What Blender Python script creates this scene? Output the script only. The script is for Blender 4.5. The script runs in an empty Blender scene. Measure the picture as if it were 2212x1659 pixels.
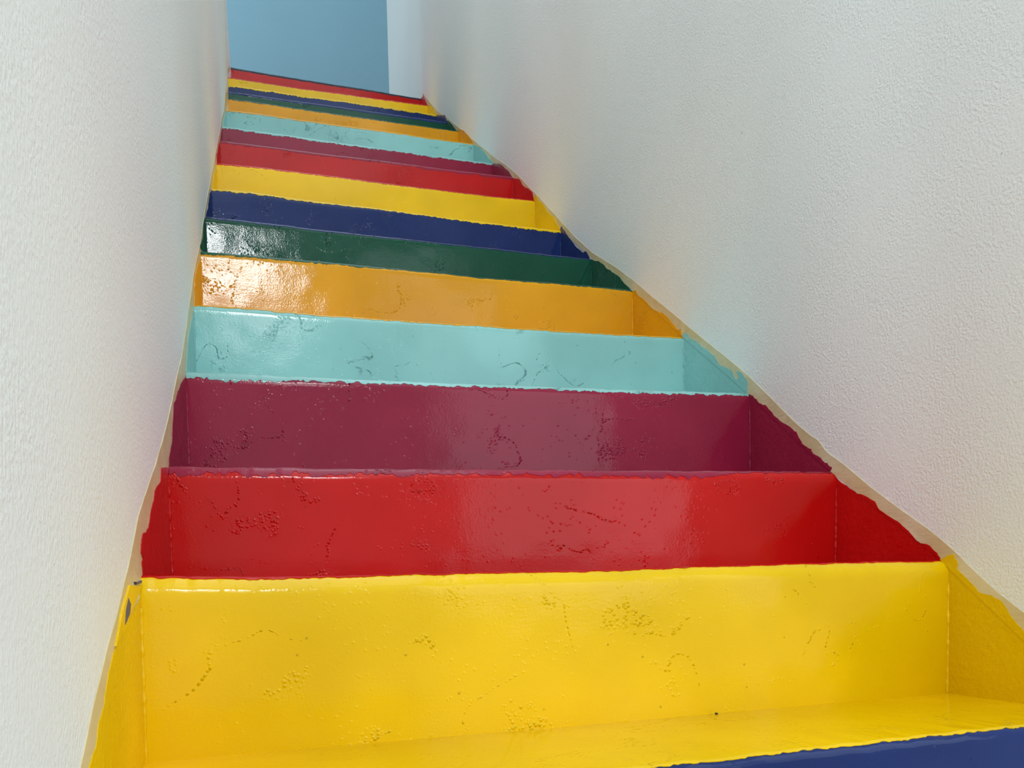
import bpy, math, random
import numpy as np
from mathutils import Matrix, Vector

S = bpy.context.scene
COL = S.collection
PI = math.pi

# ------------------------------------------------------------------ camera
# level shift-lens view up a straight stair; the eye sits just under the first step's top
F_PX, YAW, ROLL, PY = 1740.04, 0.2968, -0.0294, 1271.79
W_PX, H_PX = 2212.0, 1659.0
cy_, sy_ = math.cos(YAW), math.sin(YAW)
FW = np.array([sy_, cy_, 0.0])
_r0 = np.array([cy_, -sy_, 0.0]); _u0 = np.array([0.0, 0.0, 1.0])
RT = math.cos(ROLL)*_r0 + math.sin(ROLL)*_u0
UP = -math.sin(ROLL)*_r0 + math.cos(ROLL)*_u0
cam_data = bpy.data.cameras.new('camera')
cam = bpy.data.objects.new('camera', cam_data); COL.objects.link(cam); S.camera = cam
cam_data.sensor_fit = 'HORIZONTAL'; cam_data.sensor_width = 36.0
cam_data.lens = 36.0*F_PX/W_PX
cam_data.shift_y = (PY-H_PX/2)/W_PX
cam_data.clip_start = 0.02
cam.matrix_world = Matrix(((RT[0],UP[0],-FW[0],0),(RT[1],UP[1],-FW[1],0),(RT[2],UP[2],-FW[2],0),(0,0,0,1)))

# ------------------------------------------------------------------ light
S.view_settings.view_transform = 'Standard'
S.view_settings.look = 'None'
S.view_settings.exposure = 0.33
S.view_settings.gamma = 1.0
S.view_settings.use_curve_mapping = False
S.cycles.use_denoising = True
S.cycles.max_bounces = 10
S.cycles.diffuse_bounces = 6
world = bpy.data.worlds.new('world'); S.world = world; world.use_nodes = True
_t = world.node_tree; _bg = _t.nodes['Background']
# overcast sky, brighter overhead than at the horizon
_tc = _t.nodes.new('ShaderNodeTexCoord'); _sx = _t.nodes.new('ShaderNodeSeparateXYZ'); _cr = _t.nodes.new('ShaderNodeValToRGB')
_t.links.new(_tc.outputs['Generated'], _sx.inputs[0]); _t.links.new(_sx.outputs[2], _cr.inputs[0]); _t.links.new(_cr.outputs[0], _bg.inputs[0])
_cr.color_ramp.elements[0].position = 0.0; _cr.color_ramp.elements[0].color = (0.62, 0.69, 0.72, 1)
_cr.color_ramp.elements[1].position = 1.0; _cr.color_ramp.elements[1].color = (0.87, 0.965, 1.0, 1)
_bg.inputs[1].default_value = 1.75

def area(name, loc, aim, sx, sz, power, color=(1, 1, 1)):
    l = bpy.data.lights.new(name, 'AREA'); l.shape = 'RECTANGLE'; l.size = sx; l.size_y = sz
    l.energy = power; l.color = color
    o = bpy.data.objects.new(name, l); COL.objects.link(o); o.location = loc
    o.rotation_euler = (Vector(aim)-Vector(loc)).to_track_quat('-Z', 'Y').to_euler()
    return o
# daylight through the panes of the window in the wall at the foot of the stair
WIN_Y = -2.05
PANES = [(-0.10, 0.065, 1.70, 2.06, 46.0), (0.095, 0.225, 1.70, 2.06, 46.0), (-0.10, 0.225, 1.15, 1.67, 5.0)]
for _x0, _x1, _z0, _z1, _L in PANES:
    area('window_daylight', ((_x0+_x1)/2, WIN_Y+0.02, (_z0+_z1)/2), ((_x0+_x1)/2, 3.0, (_z0+_z1)/2), _x1-_x0, _z1-_z0,
         _L*PI*(_x1-_x0)*(_z1-_z0), (0.95, 0.98, 1.0))
# daylight through the open doorway of the hall
area('doorway_daylight', (1.55, WIN_Y+0.02, 0.78), (1.45, 3.0, 0.9), 1.30, 2.28, 0.5*PI*1.3*2.28, (0.93, 0.975, 1.0))
# daylight falling on the landing from the open side at the top
area('landing_daylight', (-1.9, 5.2, 4.3), (0.6, 5.6, 3.6), 1.0, 1.4, 7, (1.0, 0.98, 0.95))

# ------------------------------------------------------------------ measured stair
P={16:[(500,146),(555,156),(616,166),(740,186),(790,193),(856,205),(912,214)],
15:[(489.5,167),(514.6,171),(582,181),(643,191),(735,202),(801,212),(923.5,228)],
14:[(491,184.5),(535,189),(603,199),(670.6,210),(735,217.5),(815,229),(889.6,240),(942.5,248.5)],
13:[(493.6,198.7),(535,203.4),(603,213.6),(735,231.5),(842,247),(939.8,260.7),(964,265)],
12:[(493,213.6),(535,217.7),(603,228.5),(670.6,239),(735,247.5),(842,263),(923.5,274),(988.6,283.8)],
11:[(489.5,238),(562,246),(630,257),(735,271.5),(842,285),(937,300),(1020,311)],
10:[(479.4,273),(535,281),(630,293.6),(735,309.5),(842,323),(923,334.6),(1020,347.5),(1064,354)],
9:[(475,305),(508,308),(589,318.7),(735,337.5),(842,349.5),(950.6,365),(1000,370.5),(1106.7,383)],
8:[(468,353.4),(499.5,355),(581,364),(671,375),(790,390.5),(942.7,409.6),(1051,423),(1152.5,434)],
7:[(457,407.7),(499.5,411),(581,420),(671,435),(790,447),(942.7,467.5),(1051,481),(1180,496),(1211.5,499)],
6:[(443.4,468),(481,473),(581,482.7),(671,495),(790,507.5),(942.7,524.4),(1069,538),(1180,550.6),(1275,560)],
5:[(433.5,544),(508.5,549.6),(581,557),(671,563),(790,575.5),(942.7,589.5),(1051,602),(1180,610),(1363.7,627)],
4:[(418,659.7),(521,665),(702,681),(882.5,694),(1000,701),(1181,714),(1300,721),(1474,729)],
3:[(403,804),(557,811.6),(774,820.6),(995,829.2),(1140,834.4),(1289,840.5),(1615,851)],
2:[(365,1008),(557,1011.6),(774,1013),(1140,1015.5),(1434,1017.8),(1788,1019.6)],
1:[(306,1243),(407,1247),(600,1247),(889,1241),(1179,1234),(1400,1229.5),(1577,1221),(2031,1211)]}
B1=[(322,1643),(600,1614),(817,1599.5),(1106,1576),(1400,1552),(1694,1523),(2031,1492)]
N0=[(1400,1659),(1503,1650),(1730,1624),(1951,1598.5),(2212,1567)]
RISE = 0.19
XL0, XR0, Z1 = -0.1103, 0.9331, 0.0168
YL = [0.9356,1.2055,1.4518,1.6920,1.9246,2.1685,2.4113,2.6486,2.8785,3.1227,3.3579,3.6045,3.8663,4.1262,4.3704,4.5980]
DR = [0.0195,-0.0347,-0.0302,-0.0122,0.0024,0.0227,0.0222,-0.0015,-0.0053,0.0116,0.0004,0.0003,-0.0037,-0.0052,-0.0104,0.0159]
DZ = [0.0080,-0.0225,-0.0161,-0.0115,-0.0014,-0.0034,-0.0047,-0.0003,0.0038,-0.0006,0.0064,0.0067,0.0026,-0.0010,-0.0020,0.0005]
DXL = [-0.0153,-0.0129,-0.0063,-0.0093,-0.0074,-0.0091,-0.0036,0.0023,0.0052,0.0048,0.0158,0.0167,0.0122,0.0015,-0.0067,0.0121]
DXR = [0.0232,0.0017,0.0139,0.0147,0.0081,0.0074,0.0115,-0.0038,-0.0057,-0.0039,-0.0257,-0.0265,-0.0185,-0.0098,-0.0046,0.0180]
NL = {k: np.array([YL[k-1], Z1+(k-1)*RISE+DZ[k-1]]) for k in range(1, 17)}            # nosing (y, z) at the left wall
NR = {k: np.array([YL[k-1]+DR[k-1], Z1+(k-1)*RISE+DZ[k-1]]) for k in range(1, 17)}
NL[0] = np.array([0.690, Z1-RISE]); NR[0] = np.array([0.720, Z1-RISE])
NL[17] = np.array([4.85, Z1+16*RISE]); NR[17] = np.array([4.85, Z1+16*RISE])
Y_BACK = 5.75
Y_LEFT_END = 4.66

def smooth_curve(ys, ds, sig):
    ys = np.array(ys); ds = np.array(ds)
    def f(y):
        y = np.atleast_1d(np.asarray(y, float))
        yc = np.clip(y, ys[0], ys[-1])
        w = np.exp(-0.5*((yc[:, None]-ys[None, :])/sig)**2)
        return (w*ds).sum(1)/w.sum(1)
    return f
_fl = smooth_curve(YL, DXL, 0.11)
_fr = smooth_curve([NR[k][0] for k in range(1, 17)], DXR, 0.13)
def XL(y, z=0.0):
    y = np.asarray(y, float); z = np.asarray(z, float)
    lean = -0.05*np.clip((y-4.2)/0.45, 0, 1)**2*np.clip(z-2.86, 0, 2)
    return XL0+_fl(np.ravel(y)).reshape(y.shape)+lean
def XR(y, z=0.0):
    y = np.asarray(y, float)
    return XR0+_fr(np.ravel(y)).reshape(y.shape)+0*np.asarray(z, float)

def ray(px, py):
    return FW+RT*(px-W_PX/2)/F_PX+UP*(PY-py)/F_PX
def wall_hit(px, py, X):
    """where the sight line through a measured spot meets a side wall: (y, z)"""
    d = ray(px, py); x = float(X(np.array([1.5]))[0])
    for _ in range(60):
        t = x/d[0]; y, z = t*d[1], t*d[2]
        xn = float(X(np.array([min(max(y, 0.2), 6.0)]), np.array([z]))[0])
        x = 0.6*x+0.4*xn
    return np.array([y, z])

def vnoise(seed):
    """smooth 1-D / 2-D value noise"""
    rng = np.random.RandomState(seed); g = rng.rand(256, 256)*2-1
    def f(x, y):
        x = np.asarray(x, float); y = np.asarray(y, float)
        xi = np.floor(x).astype(int); yi = np.floor(y).astype(int); a = x-xi; b = y-yi
        a = a*a*(3-2*a); b = b*b*(3-2*b)
        G = lambda i, j: g[i % 256, j % 256]
        return (G(xi, yi)*(1-a)+G(xi+1, yi)*a)*(1-b)+(G(xi, yi+1)*(1-a)+G(xi+1, yi+1)*a)*b
    return f

# ------------------------------------------------------------------ objects
def empty(name, loc):
    o = bpy.data.objects.new(name, None); COL.objects.link(o); o.location = loc
    o.empty_display_size = 0.1
    return o
def mesh_obj(name, verts, faces, mat, parent=None, origin=None, smooth=True):
    v = np.array(verts, float)
    if parent is not None: org = np.array(parent_origin(parent))
    elif origin is not None: org = np.array(origin)
    else: org = np.array([v[:, 0].mean(), v[:, 1].mean(), v[:, 2].min()])
    me = bpy.data.meshes.new(name); me.from_pydata([tuple(p) for p in (v-org)], [], [tuple(int(i) for i in f) for f in faces])
    me.update()
    if smooth:
        me.polygons.foreach_set('use_smooth', [True]*len(me.polygons))
    me.materials.append(mat)
    o = bpy.data.objects.new(name, me); COL.objects.link(o)
    if parent is not None: o.parent = parent
    else: o.location = org
    if smooth:
        bm_fix(me)
    return o
def bm_fix(me, angle=50):
    import bmesh
    bm = bmesh.new(); bm.from_mesh(me)
    bmesh.ops.recalc_face_normals(bm, faces=bm.faces)
    for e in bm.edges:
        if len(e.link_faces) == 2 and e.calc_face_angle(0) > math.radians(angle): e.smooth = False
    bm.to_mesh(me); bm.free()
_ORG = {}
def parent_origin(p):
    v = Vector((0, 0, 0)); q = p
    while q is not None: v += q.location; q = q.parent
    return v
def tag(o, label=None, cat=None, group=None, kind=None):
    if label: o['label'] = label
    if cat: o['category'] = cat
    if group: o['group'] = group
    if kind: o['kind'] = kind
    return o

def grid_shell(A, B):
    """closed body between two vertex grids of the same shape (n, m, 3)"""
    n, m = A.shape[:2]; V = np.concatenate([A.reshape(-1, 3), B.reshape(-1, 3)]); off = n*m; Fc = []
    idx = lambda i, j, s=0: i*m+j+s*off
    for i in range(n-1):
        for j in range(m-1):
            Fc.append((idx(i, j), idx(i, j+1), idx(i+1, j+1), idx(i+1, j)))
            Fc.append((idx(i, j, 1), idx(i+1, j, 1), idx(i+1, j+1, 1), idx(i, j+1, 1)))
    for i in range(n-1):
        Fc.append((idx(i, 0), idx(i+1, 0), idx(i+1, 0, 1), idx(i, 0, 1)))
        Fc.append((idx(i, m-1), idx(i, m-1, 1), idx(i+1, m-1, 1), idx(i+1, m-1)))
    for j in range(m-1):
        Fc.append((idx(0, j), idx(0, j, 1), idx(0, j+1, 1), idx(0, j+1)))
        Fc.append((idx(n-1, j), idx(n-1, j+1), idx(n-1, j+1, 1), idx(n-1, j, 1)))
    return V, Fc

# ------------------------------------------------------------------ materials
class NT:
    def __init__(s, name):
        s.m = bpy.data.materials.new(name); s.m.use_nodes = True; s.t = s.m.node_tree
        s.b = s.t.nodes['Principled BSDF']
        tc = s.n('ShaderNodeTexCoord'); oi = s.n('ShaderNodeObjectInfo')
        sc = s.n('ShaderNodeVectorMath'); sc.operation = 'SCALE'
        cmb = s.n('ShaderNodeCombineXYZ'); 
        s.l(oi.outputs['Random'], cmb.inputs[0]); s.l(oi.outputs['Random'], cmb.inputs[2])
        s.l(cmb.outputs[0], sc.inputs[0]); sc.inputs['Scale'].default_value = 37.0
        ad = s.n('ShaderNodeVectorMath'); ad.operation = 'ADD'
        s.l(tc.outputs['Object'], ad.inputs[0]); s.l(sc.outputs[0], ad.inputs[1])
        s.co = ad.outputs[0]
    def n(s, k): return s.t.nodes.new(k)
    def l(s, a, b): s.t.links.new(a, b)
    def mapping(s, scale):
        m = s.n('ShaderNodeMapping'); m.inputs['Scale'].default_value = scale; s.l(s.co, m.inputs[0]); return m.outputs[0]
    def noise(s, scale, detail=4, rough=0.55, dist=0.0, vec=None):
        t = s.n('ShaderNodeTexNoise'); t.inputs['Scale'].default_value = scale; t.inputs['Detail'].default_value = detail
        t.inputs['Roughness'].default_value = rough; t.inputs['Distortion'].default_value = dist
        s.l(vec or s.co, t.inputs['Vector']); return t.outputs['Fac']
    def math(s, op, a, b=None, clamp=False):
        m = s.n('ShaderNodeMath'); m.operation = op; m.use_clamp = clamp
        for i, v in enumerate((a, b)):
            if v is None: continue
            if isinstance(v, (int, float)): m.inputs[i].default_value = v
            else: s.l(v, m.inputs[i])
        return m.outputs[0]
    def ramp(s, v, a, b, lo=0.0, hi=1.0):
        m = s.n('ShaderNodeMapRange'); m.interpolation_type = 'SMOOTHSTEP'
        m.inputs[1].default_value = a; m.inputs[2].default_value = b; m.inputs[3].default_value = lo; m.inputs[4].default_value = hi
        s.l(v, m.inputs[0]); return m.outputs[0]
    def mix(s, fac, a, b):
        m = s.n('ShaderNodeMix'); m.data_type = 'RGBA'
        if isinstance(fac, (int, float)): m.inputs[0].default_value = fac
        else: s.l(fac, m.inputs[0])
        for i, v in ((6, a), (7, b)):
            if isinstance(v, tuple): m.inputs[i].default_value = (*v, 1)
            else: s.l(v, m.inputs[i])
        return m.outputs[2]
    def bump(s, h, dist, strength=1.0, prev=None):
        b = s.n('ShaderNodeBump'); b.inputs['Distance'].default_value = dist; b.inputs['Strength'].default_value = strength
        s.l(h, b.inputs['Height'])
        if prev is not None: s.l(prev, b.inputs['Normal'])
        return b.outputs[0]

def lin(r, g, b):
    f = lambda c: (c/255/12.92) if c/255 <= 0.04045 else ((c/255+0.055)/1.055)**2.4
    return (f(r), f(g), f(b))

def ridge_relief(t):
    """wandering beaded ridges of old mortar that show through the enamel"""
    n1 = t.noise(6.5, 2, 0.5, 0.6)
    line = t.ramp(t.math('ABSOLUTE', t.math('SUBTRACT', n1, 0.5)), 0.0, 0.012, 1, 0)
    patch = t.ramp(t.noise(5.0, 1, 0.5, 0.0, t.mapping((1.0, 1.0, 1.6))), 0.51, 0.59)
    v = t.n('ShaderNodeTexVoronoi'); v.inputs['Scale'].default_value = 210; t.l(t.co, v.inputs['Vector'])
    bead = t.ramp(v.outputs['Distance'], 0.1, 0.55, 1, 0)
    n2 = t.noise(14.0, 3, 0.6)
    zone = t.ramp(n2, 0.58, 0.66)
    wide = t.math('MULTIPLY', zone, patch)
    m = t.math('MAXIMUM', t.math('MULTIPLY', line, patch), t.math('MULTIPLY', wide, 0.7))
    return t.math('MULTIPLY', bead, m), m

def enamel(name, rgb, rough=0.07, side=False, stain=0.35, stain_rgb=None):
    t = NT(name); base = lin(*rgb)
    relief, mask = ridge_relief(t)
    big = t.noise(3.0, 3, 0.5)
    dark = tuple(c*0.90 for c in base); light = tuple(min(1, c*1.10+0.004) for c in base)
    c = t.mix(t.ramp(big, 0.35, 0.7), dark, light)
    # faint streaks of an earlier coat, dirt in the relief
    st = stain_rgb or tuple(x*0.45 for x in base)
    c = t.mix(t.math('MULTIPLY', t.math('MULTIPLY', mask, t.ramp(t.noise(60, 3), 0.45, 0.65)), stain), c, st if isinstance(st, tuple) else st)
    speck = t.n('ShaderNodeTexVoronoi'); speck.inputs['Scale'].default_value = 26; t.l(t.co, speck.inputs['Vector'])
    sp = t.math('LESS_THAN', speck.outputs['Distance'], 0.045)
    c = t.mix(t.math('MULTIPLY', sp, 0.5), c, tuple(x*0.35 for x in base))
    t.l(c, t.b.inputs['Base Color'])
    r = t.ramp(t.noise(9, 3), 0.3, 0.7, rough*0.8, rough*1.35)
    t.l(r, t.b.inputs['Roughness'])
    t.b.inputs['IOR'].default_value = 1.45
    t.b.inputs['Specular IOR Level'].default_value = 0.36
    brush = t.noise(1.0, 3, 0.6, 0.0, t.mapping((26, 26, 320)))
    fine = t.noise(300, 2, 0.5)
    med = t.noise(38, 3, 0.55)
    if side:
        peel = t.noise(120, 3, 0.6)
        nrm = t.bump(peel, 0.0022, 0.7)
        nrm = t.bump(med, 0.002, 0.4, nrm)
    else:
        nrm = t.bump(med, 0.00042, 0.5)
        nrm = t.bump(brush, 0.00010, 0.5, nrm)
        nrm = t.bump(fine, 0.00017, 0.7, nrm)
        pv = t.n('ShaderNodeTexVoronoi'); pv.inputs['Scale'].default_value = 120; t.l(t.co, pv.inputs['Vector'])
        pim = t.math('MULTIPLY', t.ramp(pv.outputs['Distance'], 0.0, 0.32, 1, 0), t.ramp(t.noise(21, 3, 0.6), 0.50, 0.62))
        nrm = t.bump(pim, 0.0006, 0.7, nrm)
        nrm = t.bump(relief, 0.0020, 0.9, nrm)
    t.l(nrm, t.b.inputs['Normal'])
    return t.m

def plaster(name, rgb, rough=0.6, amp=1.0, spec=0.35):
    t = NT(name); base = lin(*rgb)
    big = t.noise(1.6, 3, 0.5)
    c = t.mix(t.ramp(big, 0.35, 0.7), tuple(x*0.965 for x in base), base)
    v = t.n('ShaderNodeTexVoronoi'); v.inputs['Scale'].default_value = 7.5; t.l(t.co, v.inputs['Vector'])
    fleck = t.math('LESS_THAN', v.outputs['Distance'], 0.017)
    c = t.mix(t.math('MULTIPLY', fleck, 0.45), c, tuple(x*0.35 for x in base))
    t.l(c, t.b.inputs['Base Color']); t.b.inputs['Roughness'].default_value = rough
    t.b.inputs['Specular IOR Level'].default_value = spec
    a = t.noise(230, 2, 0.5); b = t.noise(480, 2, 0.5); w = t.noise(9, 2, 0.5)
    amt = t.ramp(w, 0.3, 0.7, 0.55, 1.0)
    nrm = t.bump(t.math('MULTIPLY', t.ramp(a, 0.3, 0.75), amt), 0.0011*amp, 0.5)
    nrm = t.bump(b, 0.0004*amp, 0.4, nrm)
    t.l(nrm, t.b.inputs['Normal'])
    return t.m

RGB = {'navy': (20, 44, 104), 'yellow': (234, 192, 0), 'red': (194, 10, 8), 'maroon': (146, 26, 60),
       'teal': (142, 196, 194), 'orange': (222, 158, 0), 'green': (0, 78, 56)}
M = {}
for nme, rgb in RGB.items():
    stain = {'teal': 0.75, 'navy': 0.7, 'yellow': 0.04, 'orange': 0.15}.get(nme, 0.35)
    srgb = {'teal': lin(70, 120, 120), 'navy': lin(12, 18, 40)}.get(nme)
    M[nme] = enamel(nme+'_enamel', rgb, stain=stain, stain_rgb=srgb)
    M[nme+'_side'] = enamel(nme+'_enamel_on_plaster', rgb, rough=0.3, side=True, stain=0.0)
M['white'] = plaster('white_wall_paint', (236, 239, 238))
M['blue'] = plaster('blue_wall_paint', (120, 160, 178), rough=0.6, amp=0.5)
M['dark'] = enamel('dark_landing_paint', (34, 40, 58), rough=0.3, stain=0)
M['offwhite'] = plaster('offwhite_paint', (226, 226, 224), rough=0.8)

M['hall_floor'] = plaster('hall_floor_screed', (180, 176, 168), rough=0.7)
M['hall_wall'] = plaster('hall_wall_paint', (176, 172, 164), rough=0.7)

def tape_mat():
    t = NT('masking_tape_paper'); c = t.mix(t.ramp(t.noise(14, 3), 0.35, 0.7), lin(206, 188, 142), lin(218, 205, 170))
    t.l(c, t.b.inputs['Base Color']); t.b.inputs['Roughness'].default_value = 0.4
    t.b.inputs['Subsurface Weight'].default_value = 0.0
    nrm = t.bump(t.noise(1.0, 3, 0.5, 0.0, t.mapping((60, 40, 160))), 0.0016, 0.5)
    t.l(nrm, t.b.inputs['Normal']); return t.m
M['tape'] = tape_mat()
def plain(name, rgb, rough=0.5):
    t = NT(name); c = t.mix(t.noise(200, 3), tuple(x*0.7 for x in lin(*rgb)), lin(*rgb)); t.l(c, t.b.inputs['Base Color'])
    t.b.inputs['Roughness'].default_value = rough; return t.m
M['stone'] = plain('dark_grit', (40, 44, 48), 0.6)
M['chip'] = plain('bare_grey_chip', (60, 60, 58), 0.8)
M['navy_smear'] = plain('navy_paint_smear', (70, 78, 118), 0.5)

# ------------------------------------------------------------------ the setting
def wall_side(name, X, y0, y1, out, zlo, zhi, seed, mat):
    ny, nz = 160, 60
    ys = np.linspace(y0, y1, ny); t = np.linspace(0, 1, nz)
    Y = np.repeat(ys[:, None], nz, 1)
    Z = np.stack([zlo(y)+(zhi(y)-zlo(y))*t for y in ys])
    x = X(Y, Z)
    A = np.stack([x, Y, Z], -1); B = A.copy(); B[..., 0] = (1.13 if out > 0 else -0.31)
    V, Fc = grid_shell(A, B)
    return tag(mesh_obj(name, V, Fc, mat, origin=(X(np.array([y0]))[0], y0, zlo(y0))), kind='structure')
slope = RISE/0.245
foot = lambda y: -1.1 + max(0.0, min(y, 4.75)-0.55)*slope
head = lambda y: 2.3 + max(0.0, min(y, 4.75)-0.2)*slope
wall_side('wall_right', XR, 0.55, Y_BACK, 1, foot, head, 3, M['white'])
wall_side('wall_left', XL, -0.9, Y_LEFT_END, -1, foot, head, 4, M['white'])

def box(name, a, b, mat, kind='structure'):
    (x0, y0, z0), (x1, y1, z1) = a, b
    V = [(x0,y0,z0),(x1,y0,z0),(x1,y1,z0),(x0,y1,z0),(x0,y0,z1),(x1,y0,z1),(x1,y1,z1),(x0,y1,z1)]
    Fc = [(0,3,2,1),(4,5,6,7),(0,1,5,4),(1,2,6,5),(2,3,7,6),(3,0,4,7)]
    return tag(mesh_obj(name, V, Fc, mat, smooth=False), kind=kind)
ZT = Z1+15*RISE                                     # height of the landing
box('wall_back', (-2.2, Y_BACK, ZT-0.1), (1.3, Y_BACK+0.12, 5.9), M['blue'])
box('landing_sky_blocker', (-2.2, 4.95, 5.75), (1.13, Y_BACK+0.12, 5.87), M['offwhite'])  # unseen slab added over the landing to dim the sky light there
box('landing_side_blocker', (-2.32, 4.4, ZT-0.12), (-2.2, Y_BACK+0.12, 5.87), M['white'])  # unseen panel added left of the landing, keeps side light off it
# the small hall at the foot of the stair, behind the viewpoint
box('floor_hall', (-1.6, -2.0, -0.48), (2.6, 0.60, -0.37), M['hall_floor'])
hx = [-1.6, -0.14, 0.265, 2.6]; wz = (1.10, 2.10)
box('wall_front', (hx[0], WIN_Y-0.12, -0.37), (hx[1], WIN_Y, 2.8), M['white'])
box('wall_front', (hx[2], WIN_Y-0.12, -0.37), (0.86, WIN_Y, 2.8), M['white'])
box('wall_front', (2.24, WIN_Y-0.12, -0.37), (hx[3], WIN_Y, 2.8), M['white'])
box('wall_front', (0.86, WIN_Y-0.12, 1.96), (2.24, WIN_Y, 2.8), M['white'])
box('hall_sky_blocker', (0.98, -2.17, 2.8), (2.6, 0.67, 2.92), M['offwhite'])  # unseen slab added to keep sky light off the left stair wall
box('wall_hall', (1.13, 0.55, -0.37), (2.6, 0.67, 2.8), M['hall_wall'])
box('wall_front', (hx[1], WIN_Y-0.12, -0.37), (hx[2], WIN_Y, wz[0]), M['white'])
box('wall_front', (hx[1], WIN_Y-0.12, wz[1]), (hx[2], WIN_Y, 2.8), M['white'])
_wf = [(-0.14, -0.10, 1.10, 2.10), (0.225, 0.265, 1.10, 2.10), (-0.10, 0.225, 2.06, 2.10), (-0.10, 0.225, 1.10, 1.15), (-0.10, 0.225, 1.67, 1.70), (0.065, 0.095, 1.70, 2.06)]
_V, _F = [], []
for x0, x1, z0, z1 in _wf:
    o = len(_V)
    _V += [(x, y, z) for x in (x0, x1) for y in (WIN_Y-0.06, WIN_Y+0.03) for z in (z0, z1)]
    _F += [tuple(o+i for i in f) for f in ((0,1,3,2),(4,6,7,5),(0,4,5,1),(2,3,7,6),(0,2,6,4),(1,5,7,3))]
tag(mesh_obj('window_1', _V, _F, M['offwhite'], smooth=False), kind='structure')

# ------------------------------------------------------------------ nosings
def nose_fn(k):
    """offset in height along nosing k (u = 0 left .. 1 right), from the measured line"""
    L, R = NL[k], NR[k]
    xl, xr = float(XL(L[0:1], L[1:2])[0]), float(XR(R[0:1])[0])
    a = np.array([xl, L[0]]); b = np.array([xr, R[0]]); e = b-a
    us, zs = [], []
    pts = P.get(k)
    if pts is None: return (lambda u: np.zeros_like(u)), a, b
    for px, py in pts:
        d = ray(px, py)
        Mx = np.array([[d[0], -e[0]], [d[1], -e[1]]]); t, u = np.linalg.solve(Mx, a)
        us.append(u); zs.append(t*d[2]-(L[1]+(R[1]-L[1])*u))
    us = np.array(us); zs = np.array(zs)
    o = np.argsort(us); us, zs = us[o], zs[o]
    dense = np.linspace(-0.1, 1.1, 241); zz = np.interp(dense, us, zs)
    ker = np.exp(-0.5*(np.arange(-24, 25)/8.0)**2); ker /= ker.sum()
    zz = np.convolve(np.pad(zz, 24, mode='edge'), ker, mode='valid')
    return (lambda u: np.interp(u, dense, zz)), a, b

NU = 560
U = np.linspace(0, 1, NU)
NOSE = {}
def nose_geo(k):
    """silhouette line of nosing k -> arrays x, y, z of the nose circle's centre line, radius"""
    f, a, b = nose_fn(k)
    L, R = NL[k], NR[k]
    a2 = a.copy(); b2 = b.copy()
    a2[0] -= 0.004; b2[0] += 0.004
    x = a2[0]+(b2[0]-a2[0])*U; y = a2[1]+(b2[1]-a2[1])*U
    j = vnoise(100+k)
    zs0 = L[1]+(R[1]-L[1])*U+f(U)
    # left end of each step angled slightly, a shape added to mirror the window glare
    sl = 0.032/(1+np.exp((U-0.12)/0.035)); off = -(np.cumsum(sl[::-1])[::-1])*1.04/NU
    zs0 = zs0*(1+off/y); y = y+off
    zs = zs0+0.0007*j(U*40, 0*U)+0.0004*j(U*110, 5+0*U)
    th = math.atan2(max(L[1], 0.0), L[0])
    r = {1: 0.020, 2: 0.018, 3: 0.014, 4: 0.013}.get(k, 0.010)
    cy = y+r*math.sin(th); cz = zs-r*math.cos(th)
    return dict(x=x, cy=cy, cz=cz, r=r, th=th, top=cz+r)
for k in range(0, 17): NOSE[k] = nose_geo(k)

def riser_surface(k, bottom_z, extra=0.0):
    """front face of riser k: nose arc from the top, then the slightly undercut face"""
    g = NOSE[k]; r = g['r']; n = vnoise(200+k)
    rows = []
    for ph in np.linspace(0, PI/2, 9):              # 0 = straight up, pi/2 = facing out
        rows.append(np.stack([g['x'], g['cy']-(r+extra)*math.sin(ph), g['cz']+(r+extra)*math.cos(ph)], -1))
    m = 26; uc = {6: 0.014}.get(k, 0.010)  # green riser tilted further, shaped to catch the window glare
    for i in range(1, m+1):
        t = i/m
        z = g['cz']+(bottom_z-g['cz'])*t
        y = g['cy']-r-extra+uc*t
        y = y+min(1, t*5)*(0.0008*n(U*7+3, t*1.6+0*U)+0.0003*n(U*26, t*5+0*U+9))
        rows.append(np.stack([g['x'], y, z], -1))
    return np.array(rows)

# how far each upper colour laps over the edge below it, in pixels of the photograph -> metres later
LIP = {0: [(0, 3), (.5, 4), (1, 4)], 1: [(0, 3), (.1, 4), (.3, 2), (1, 2)], 2: [(0, 14), (.3, 10), (.5, 9), (.62, 13), (.75, 13), (.85, 2.5), (1, 3)],
       3: [(0, 9), (.08, 12), (.16, 8), (.5, 5), (1, 6)], 4: [(0, 2), (1, 2)], 5: [(0, 4), (.3, 3), (.5, 1), (1, 2)], 6: [(0, 2.5), (1, 2)],
       7: [(0, 3), (.5, 2), (1, 4)], 8: [(0, 2), (1, 1)], 9: [(0, 3), (.5, 4), (1, 5)], 10: [(0, 3), (1, 3)], 11: [(0, 2), (1, 1.5)],
       12: [(0, 1.5), (1, 1)], 13: [(0, 4), (.5, 4), (1, 3)], 14: [(0, 2.5), (1, 2.5)], 15: [(0, 1), (1, 1)], 16: [(0, 4), (.5, 3), (1, 3)]}
def lip_angle(k):
    g = NOSE[k]; px = np.interp(U, [a for a, b in LIP[k]], [b for a, b in LIP[k]])
    n = vnoise(300+k); rag = 1+0.22*n(U*30, 0*U)+0.28*n(U*130, 7+0*U)+0.30*n(U*260, 17+0*U)
    if k == 3: rag = rag+1.1*np.clip(n(U*38, 3+0*U)-0.35, 0, 1)*(U < .3)
    dist = math.hypot(g['cy'].mean(), 0.3)*1.02
    s = np.clip(px*rag, 0.4, 40)/F_PX*dist
    return g['th']+np.arccos(np.clip(1-s/g['r'], -0.15, 1)), s

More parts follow.
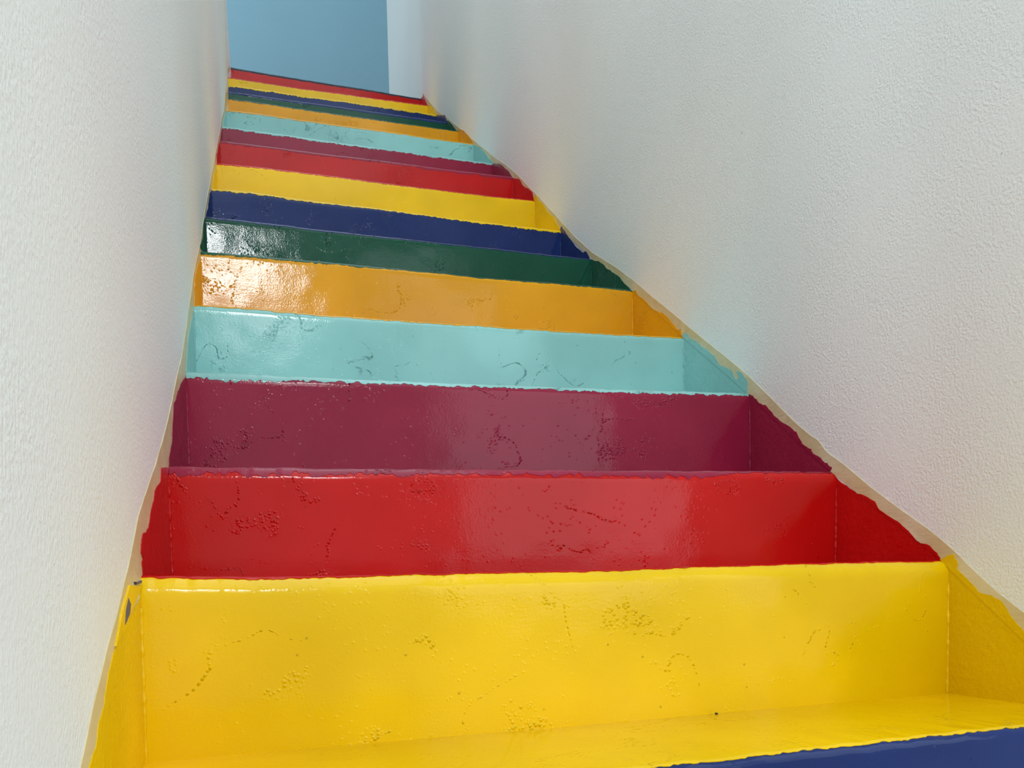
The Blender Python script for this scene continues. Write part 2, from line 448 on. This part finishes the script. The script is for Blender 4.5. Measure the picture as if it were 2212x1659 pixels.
def tread_mesh(k, y_back, z_drop=0.05):
    """walking surface of level k with its lip lapped over nosing k; y_back = array"""
    g = NOSE[k]; e = 0.0007 if k > 1 else 0.001; r = g['r']+e; phi, s = lip_angle(k); rows = []
    for t in np.linspace(1, 0, 9):
        a = phi*t
        rows.append(np.stack([g['x'], g['cy']-r*np.sin(a), g['cz']+r*np.cos(a)], -1))
    n = vnoise(400+k)
    ker = np.ones(121)/121; flat = np.convolve(np.pad(g['top'], 60, mode='edge'), ker, mode='valid')
    for t in np.linspace(0, 1, 11)[1:]:
        y = g['cy']+(y_back-g['cy'])*t
        w = min(1.0, t*5); rows.append(np.stack([g['x'], y, g['top']*(1-w)+flat*w+e+0.0003*n(U*9, 3*t+0*U)*min(1, t*4)+0*U], -1))
    A = np.array(rows); B = A.copy()
    inner = g['r']-0.004
    for i in range(9):
        d = A[i]-np.stack([g['x'], g['cy'], g['cz']], -1)
        B[i] = np.stack([g['x'], g['cy'], g['cz']], -1)+d*(inner/r)
    for i in range(9, len(rows)): B[i, :, 2] -= 0.0047
    return grid_shell(A, B)

# ------------------------------------------------------------------ paint brushed up the walls beside each step
def fractal(pts, amp, rng, depth=3):
    pts = [np.array(p, float) for p in pts]
    for d in range(depth):
        out = [pts[0]]
        for p, q in zip(pts[:-1], pts[1:]):
            v = q-p; L = np.linalg.norm(v)
            nrm = np.array([-v[1], v[0]])/(L+1e-9)
            out += [(p+q)/2+nrm*rng.uniform(-1, 1)*min(amp, L*0.28), q]
        pts = out; amp *= 0.55
    return pts
def clip_half(poly, p, q, keep_left):
    """part of a polygon on one side of the line p -> q"""
    e = q-p; nv = np.array([-e[1], e[0]]); out = []
    sgn = 1 if keep_left else -1
    for i in range(len(poly)):
        a, b = poly[i], poly[(i+1) % len(poly)]
        da, db = sgn*nv@(a-p), sgn*nv@(b-p)
        if da >= 0: out.append(a)
        if da*db < 0: out.append(a+(b-a)*da/(da-db))
    return out
def wall_prism(poly, X, side, d0, d1, Vs, Fs):
    """sheet standing off a side wall: polygon in (y, z) cut into a fine net that follows the wall, from depth d0 to d1"""
    import bmesh
    if len(poly) < 3: return
    bm = bmesh.new()
    bm.faces.new([bm.verts.new((p[0], p[1], 0)) for p in poly])
    ys = [p[0] for p in poly]; zs = [p[1] for p in poly]
    for axis, lo, hi in ((0, min(ys), max(ys)), (1, min(zs), max(zs))):
        q = math.floor(lo/0.012)*0.012
        while q < hi:
            co = [0, 0, 0]; no = [0, 0, 0]; co[axis] = q; no[axis] = 1
            bmesh.ops.bisect_plane(bm, geom=bm.verts[:]+bm.edges[:]+bm.faces[:], plane_co=co, plane_no=no, dist=1e-6); q += 0.012
    bmesh.ops.triangulate(bm, faces=bm.faces[:])
    bm.verts.index_update(); n = len(bm.verts); off = len(Vs)
    P2 = np.array([v.co[:2] for v in bm.verts]); x = X(P2[:, 0], P2[:, 1])
    for d in (d1, d0):
        for i in range(n): Vs.append((x[i]-side*d, P2[i, 0], P2[i, 1]))
    for f in bm.faces:
        t = [v.index for v in f.verts]
        Fs.append(tuple(off+i for i in t)); Fs.append(tuple(off+n+i for i in reversed(t)))
    for e in bm.edges:
        if len(e.link_faces) == 1:
            i, j = e.verts[0].index, e.verts[1].index; Fs.append((off+i, off+j, off+n+j, off+n+i))
    bm.free()
PAINT_R = {
 1: [(2029,1213),(2047,1201),(2060,1197),(2065,1207),(2071,1217),(2070,1230),(2086,1246),(2108,1268),(2115,1278),(2144,1286),(2163,1297),(2179,1320),(2192,1339),(2212,1362),(2300,1440),(2420,1560)],
 2: [(1789,1022),(1793,1026),(1806,1030),(1822,1045),(1836,1055),(1851,1066),(1870,1071),(1891,1083),(1901,1101),(1928,1119),(1951,1136),(1967,1151),(1980,1169),(2002,1175),(2015,1185),(2026,1194),(2033,1206),(2030,1214)],
 3: [(1613,855),(1623,853),(1635,862),(1642,871),(1655,875),(1669,891),(1685,908),(1715,929),(1724,939),(1734,958),(1754,970),(1758,980),(1775,990),(1788,1000),(1798,1009),(1791,1022)],
 4: [(1473,725),(1480,719),(1488,722),(1491,730),(1509,740),(1517,748),(1530,756),(1543,768),(1551,780),(1556,788),(1583,801),(1587,812),(1592,822),(1596,816),(1592,804),(1597,801),(1609,814),(1616,825),(1616,844),(1614,853)],
 5: [(1364,628),(1374,626),(1378,638),(1395,650),(1406,665),(1427,676),(1435,678),(1454,700),(1463,711),(1472,710),(1473,722),(1476,730)],
 6: [(1274,560),(1294,564),(1310,579),(1327,590),(1343,604),(1355,618),(1364,628)],
 7: [(1211,497),(1214,489),(1221,499),(1233,518),(1246,535),(1260,546),(1267,543),(1273,556),(1276,561)],
 8: [(1153,430),(1155,424),(1159,420),(1163,432),(1174,441),(1183,457),(1197,468),(1205,485),(1213,498)],
 9: [(1107,384),(1122,386),(1131,402),(1141,407),(1151,416),(1154,432)],
 10: [(1065,353),(1079,353),(1091,363),(1102,374),(1108,385)],
 11: [(1020,312),(1025,313),(1038,318),(1052,335),(1066,352)],
 12: [(988,283),(990,279),(1000,281),(1011,291),(1022,307)],
 13: [(964,265),(967,260),(977,269),(988,284)],
 14: [(942,248),(950,249),(961,248),(966,262)],
 15: [(923,228),(926,226),(936,232),(943,248)],
 16: [(909,213),(915,205),(924,228)]}
PAINT_L = {
 1: [(296,1300),(288,1310),(278,1330),(262,1362),(258,1366),(254,1375),(246,1400),(237,1430),(226,1480),(221,1520),(209,1560),(205,1600),(200,1620),(188,1659),(165,1740)],
 2: [(365,1012),(346,1010),(345,1040),(337,1050),(332,1060),(330,1080),(322,1110),(318,1140),(312,1151),(305,1155),(302,1175),(301,1195),(306,1205),(304,1215),(306,1243)],
 3: [(402,808),(388,830),(382,845),(378,862),(374,870),(373,890),(371,915),(370,935),(370,950),(368,962),(366,975),(363,990),(363,1008)],
 4: [(417,662),(416,680),(410,700),(405,730),(402,770),(401,803)],
 5: [(435,547),(434,553),(427,569),(423,582),(419,602),(418,620),(419,640),(418,658)],
 6: [(443,470),(440,475),(438,486),(437,510),(434,524),(431,530),(432,537),(439,545)],
 7: [(457,409),(452,417),(450,432),(449,450),(444,465)],
 8: [(468,354),(465,369),(461,374),(459,392),(457,407)],
 9: [(475,305),(471,312),(469,327),(467,334),(468,353)],
 10: [(479,273),(477,288),(476,299),(475,304)],
 11: [(489,238),(485,249),(481,273)]}
TAPE_R = [(913,199),(928,220),(944,239),(965,253),(991,275),(1022,302),(1066,338),(1094,357),(1122,381),(1144,405),(1166,427),(1191,455),(1216,483),(1246,515),(1280,546),(1330,577),(1371,607),
          (1408,640),(1449,673),(1490,708),(1544,752),(1598,795),(1639,833),(1680,874),(1723,917),(1752,941),(1767,950),(1786,976),(1822,1002),(1886,1056),(1951,1104),(2002,1140),(2041,1172),(2063,1191),(2112,1240),(2163,1285),(2212,1323),(2300,1395),(2420,1500)]
TAPE_L = [(496,140),(491,150),(487,165),(487,185),(489,200),(488,215),(483,240),(476,272),(471,300),(465,330),(462,352),(456,380),(450,410),(445,440),(440,468),(436,495),(433,520),(428,545),(422,570),(416,600),(411,640),(405,680),
          (399,725),(392,770),(383,805),(372,860),(361,910),(350,952),(334,1006),(307,1087),(296,1120),(281,1202),(269,1250),(258,1300),(246,1345),(232,1390),(218,1450),(198,1534),(171,1659),(150,1750)]

def tape(name, upper_px, X, side, NN, label):
    up = [wall_hit(a, b, X) for a, b in upper_px]
    lo = []
    ks = range(17, -1, -1) if side > 0 else range(16, -1, -1)
    for k in range(16, -1, -1):
        lo.append(NN[k]+np.array([0.0, 0.004]))
    # lower edge: a little under the chord through the nosings
    y0, y1 = up[0][0], up[-1][0]
    lo = [p for p in lo if p[0] > y1+0.01]
    first = up[0]+np.array([0.0, -0.03])
    poly = up+[up[-1]+np.array([0.0, -0.045])]+lo[::-1][0:]+[first]
    # drop lower points above the upper edge
    uy = np.array([p[0] for p in up][::-1]); uz = np.array([p[1] for p in up][::-1])
    o = np.argsort(uy); uy, uz = uy[o], uz[o]
    N = 500
    ys = np.linspace(uy[0], uy[-1], N)
    top = np.interp(ys, uy, uz)
    ly = np.array([p[0] for p in lo][::-1]); lz = np.array([p[1] for p in lo][::-1])
    bot = np.interp(ys, ly, lz)
    lead = ys < ly[0]; bot[lead] = lz[0]-(ly[0]-ys[lead])*slope
    bot = np.minimum(bot, top-0.004)
    T = np.linspace(0, 1, 5); A = np.zeros((N, 5, 3)); B = np.zeros((N, 5, 3))
    w = vnoise(77+side)
    for j, t in enumerate(T):
        z = bot+(top-bot)*t
        x = X(ys, z)
        A[:, j] = np.stack([x-side*(0.0009+0.0003*w(ys*30, 0*ys+j)), ys, z], -1)
        B[:, j] = np.stack([x+side*0.0005, ys, z], -1)
    V, Fc = grid_shell(A, B)
    return tag(mesh_obj(name, V, Fc, M['tape']), label, 'masking tape', 'masking tape along the stair walls')
tape_r = tape('masking_tape', TAPE_R, XR, 1, NR, 'long strip of beige masking tape stuck up the wide right wall above the steps')
tape_l = tape('masking_tape', TAPE_L, XL, -1, NL, 'long strip of beige masking tape up the narrow left wall beside the steps')

# ------------------------------------------------------------------ the steps
CYC = ['navy', 'yellow', 'red', 'maroon', 'teal', 'orange', 'green']
def lab(k):
    c = CYC[k % 7]
    nm = {'teal': 'pale turquoise', 'maroon': 'maroon', 'navy': 'navy blue', 'green': 'dark green', 'orange': 'orange', 'yellow': 'yellow', 'red': 'red'}
    below = nm[CYC[(k-1) % 7]]; above = nm[CYC[(k+1) % 7]]
    if k == 0: return 'navy blue step at the very bottom, only its front edge showing under the yellow tread'
    if k == 16: return 'topmost red step, with a thin dark edge above it and white glints'
    if k == 1: return 'largest yellow step at the bottom, the only one whose tread shows'
    if k == 15: return 'topmost thin yellow step, just under the highest red one'
    if k == 8: return 'middle yellow step between the navy blue one below and a red one above, halfway up'
    if k in (7, 14): return ('lower' if k == 7 else 'upper thin')+' navy blue step on top of a green one, under '+('the middle yellow step' if k == 7 else 'the topmost yellow step')
    if k == 2: return 'lowest red step, wide and close, directly above the big yellow one'
    if k == 9: return 'middle red step halfway up, between the middle yellow step and a darker maroon one'
    if k == 5: return 'lower orange step with bright white window glare at its left end'
    if k == 6: return 'lower dark green step with white glints at its left end'
    low = k < 7
    return ('lower, closer ' if low else 'upper, thinner ')+nm[c]+' step between the '+below+' step beneath and the '+above+' one above'

for k in range(0, 17):
    c = CYC[k % 7]; g = NOSE[k]
    yk, zk = NL[k]
    zb = (NOSE[k-1]['top'] if k > 0 else g['top']-RISE)
    root = empty('stair_step', (0.41, float(g['cy'].mean()), float(np.mean(zb))))
    bz = zb-0.001
    A = riser_surface(k, bz)
    B = A.copy(); B[..., 1] = (g['cy']+0.035)[None, :]
    zmax = (g['top']-0.002)[None, :]
    B[..., 2] = np.minimum(B[..., 2], zmax)
    V, Fc = grid_shell(A, B)
    mesh_obj('riser', V, Fc, M[c], root)
    if k > 0:
        V, Fc = tread_mesh(k-1, g['cy']+0.004)
        mesh_obj('tread', V, Fc, M[c], root)
    rng = np.random.RandomState(500+k)
    for X, side, tab, NN in ((XR, 1, PAINT_R, NR), (XL, -1, PAINT_L, NL)):
        if k not in tab: continue
        pts = [wall_hit(a, b, X) for a, b in tab[k]]
        amp = 0.0022 if side > 0 else 0.0015
        if k in (1, 2) and side > 0: amp = 0.0012
        edge = fractal(pts, amp, rng, 2)
        a = NN[k]; b = NN[k-1]
        yb = a[0]+0.022; zlow = b[1]-0.012
        last = edge[-1]
        poly = edge+[np.array([last[0], min(last[1]-0.004, zlow)]), np.array([yb, zlow]), np.array([yb, max(edge[0][1]-0.002, a[1]-0.012)])]
        # the paint sits on the plaster below the tape's edge and on the tape above it
        p = a+np.array([0, 0.004]); q = b+np.array([0, 0.004])
        Vs, Fs = [], []
        up = clip_half(poly, q, p, True); dn = clip_half(poly, q, p, False)
        wall_prism(up, X, side, -0.0008, 0.0018, Vs, Fs)
        wall_prism(dn, X, side, -0.0008, 0.0008, Vs, Fs)
        if Vs: mesh_obj('wall_paint', Vs, Fs, M[c+'_side'], root, smooth=False)
    if 1 <= k <= 9:                                 # filler squeezed into the corners between riser and walls
        for side, col in ((1, -1), (-1, 0)):
            zs = np.linspace(float(A[-1, col, 2])+0.001, float(A[10, col, 2]), 60)
            ys = np.interp(zs, A[8:, col, 2][::-1], A[8:, col, 1][::-1])
            xs = (XR if side > 0 else XL)(ys, zs)
            n = vnoise(700+k*2+side); Vs = []; Fs = []
            for i in range(60):
                r = 0.0020+0.0011*float(n(i*0.33, 2))+0.0006*float(n(i*1.1, 9))
                for q in range(8):
                    an = q/8*2*PI; Vs.append((xs[i]-side*0.0006+r*math.cos(an), ys[i]-0.0006+r*math.sin(an), zs[i]))
            for i in range(59):
                for q in range(8): Fs.append((i*8+q, i*8+(q+1) % 8, (i+1)*8+(q+1) % 8, (i+1)*8+q))
            Fs += [tuple(range(7, -1, -1)), tuple(range(59*8, 60*8))]
            mesh_obj('corner_filler', Vs, Fs, M[c+'_side'], root)
    tag(root, lab(k), 'stair step', 'painted stair steps')

# bits on the left tape beside the big yellow step
def wall_bit(name, px, X, side, d, mat, parent, label=None):
    Vs, Fs = [], []
    wall_prism(fractal([wall_hit(a, b, X) for a, b in px], 0.0008, np.random.RandomState(9), 2), X, side, 0.0, d, Vs, Fs)
    o = mesh_obj(name, Vs, Fs, mat, parent, smooth=False)
    if label: o['label'] = label
wall_bit('painted_flap', [(274,1264),(300,1264),(296,1275),(262,1362),(254,1376),(244,1396),(258,1320)], XL, -1, 0.0030, M['yellow_side'], tape_l, 'loose flap of tape painted yellow')
wall_bit('paint_smear', [(270,1292),(275,1305),(273,1325),(266,1342),(262,1350),(264,1320)], XL, -1, 0.0034, M['navy_smear'], tape_l, 'navy blue smear')
wall_bit('paint_smear', [(286,1257),(300,1254),(298,1260),(288,1263)], XL, -1, 0.0034, M['navy_smear'], tape_l, 'navy blue smear')

# landing: dark painted top whose thin edge shows above the last red riser
g = NOSE[16]
V, Fc = tread_mesh(16, g['cy']*0+Y_BACK)
V = np.array(V)
tag(mesh_obj('floor', V, Fc, M['dark']), kind='structure')
box('floor_landing', (-2.2, Y_LEFT_END+0.02, ZT-0.12), (float(XL(np.array([4.6]))[0])-0.012, Y_BACK-0.002, ZT-0.004), M['dark'])

# ------------------------------------------------------------------ small things
def pebble(px, py, size, name, mat, label, cat, zoff=0.0, seed=1):
    d = ray(px, py); zt = float(NOSE[0]['top'].mean())+0.001; t = zt/d[2]; c = d*t
    import bmesh
    bm = bmesh.new(); bmesh.ops.create_icosphere(bm, subdivisions=3, radius=1.0)
    n = vnoise(seed)
    for v in bm.verts:
        s = 1+0.25*float(n(v.co.x*1.7+9, v.co.y*1.7+v.co.z*2.1+7))
        v.co = Vector((v.co.x*size*s*1.25, v.co.y*size*s, (v.co.z*0.75+0.7)*size*s))
    me = bpy.data.meshes.new(name); bm.to_mesh(me); bm.free(); me.materials.append(mat)
    o = bpy.data.objects.new(name, me); COL.objects.link(o); o.location = (c[0], c[1], zt-0.0003)
    return tag(o, label, cat)
pebble(1548, 1543, 0.0019, 'pebble', M['stone'], 'tiny dark pebble lying at the back of the yellow tread', 'pebble')
pebble(319, 1641, 0.0016, 'paint_chip', M['chip'], 'tiny dark chip in the left rear corner of the yellow tread', 'chip', seed=5)
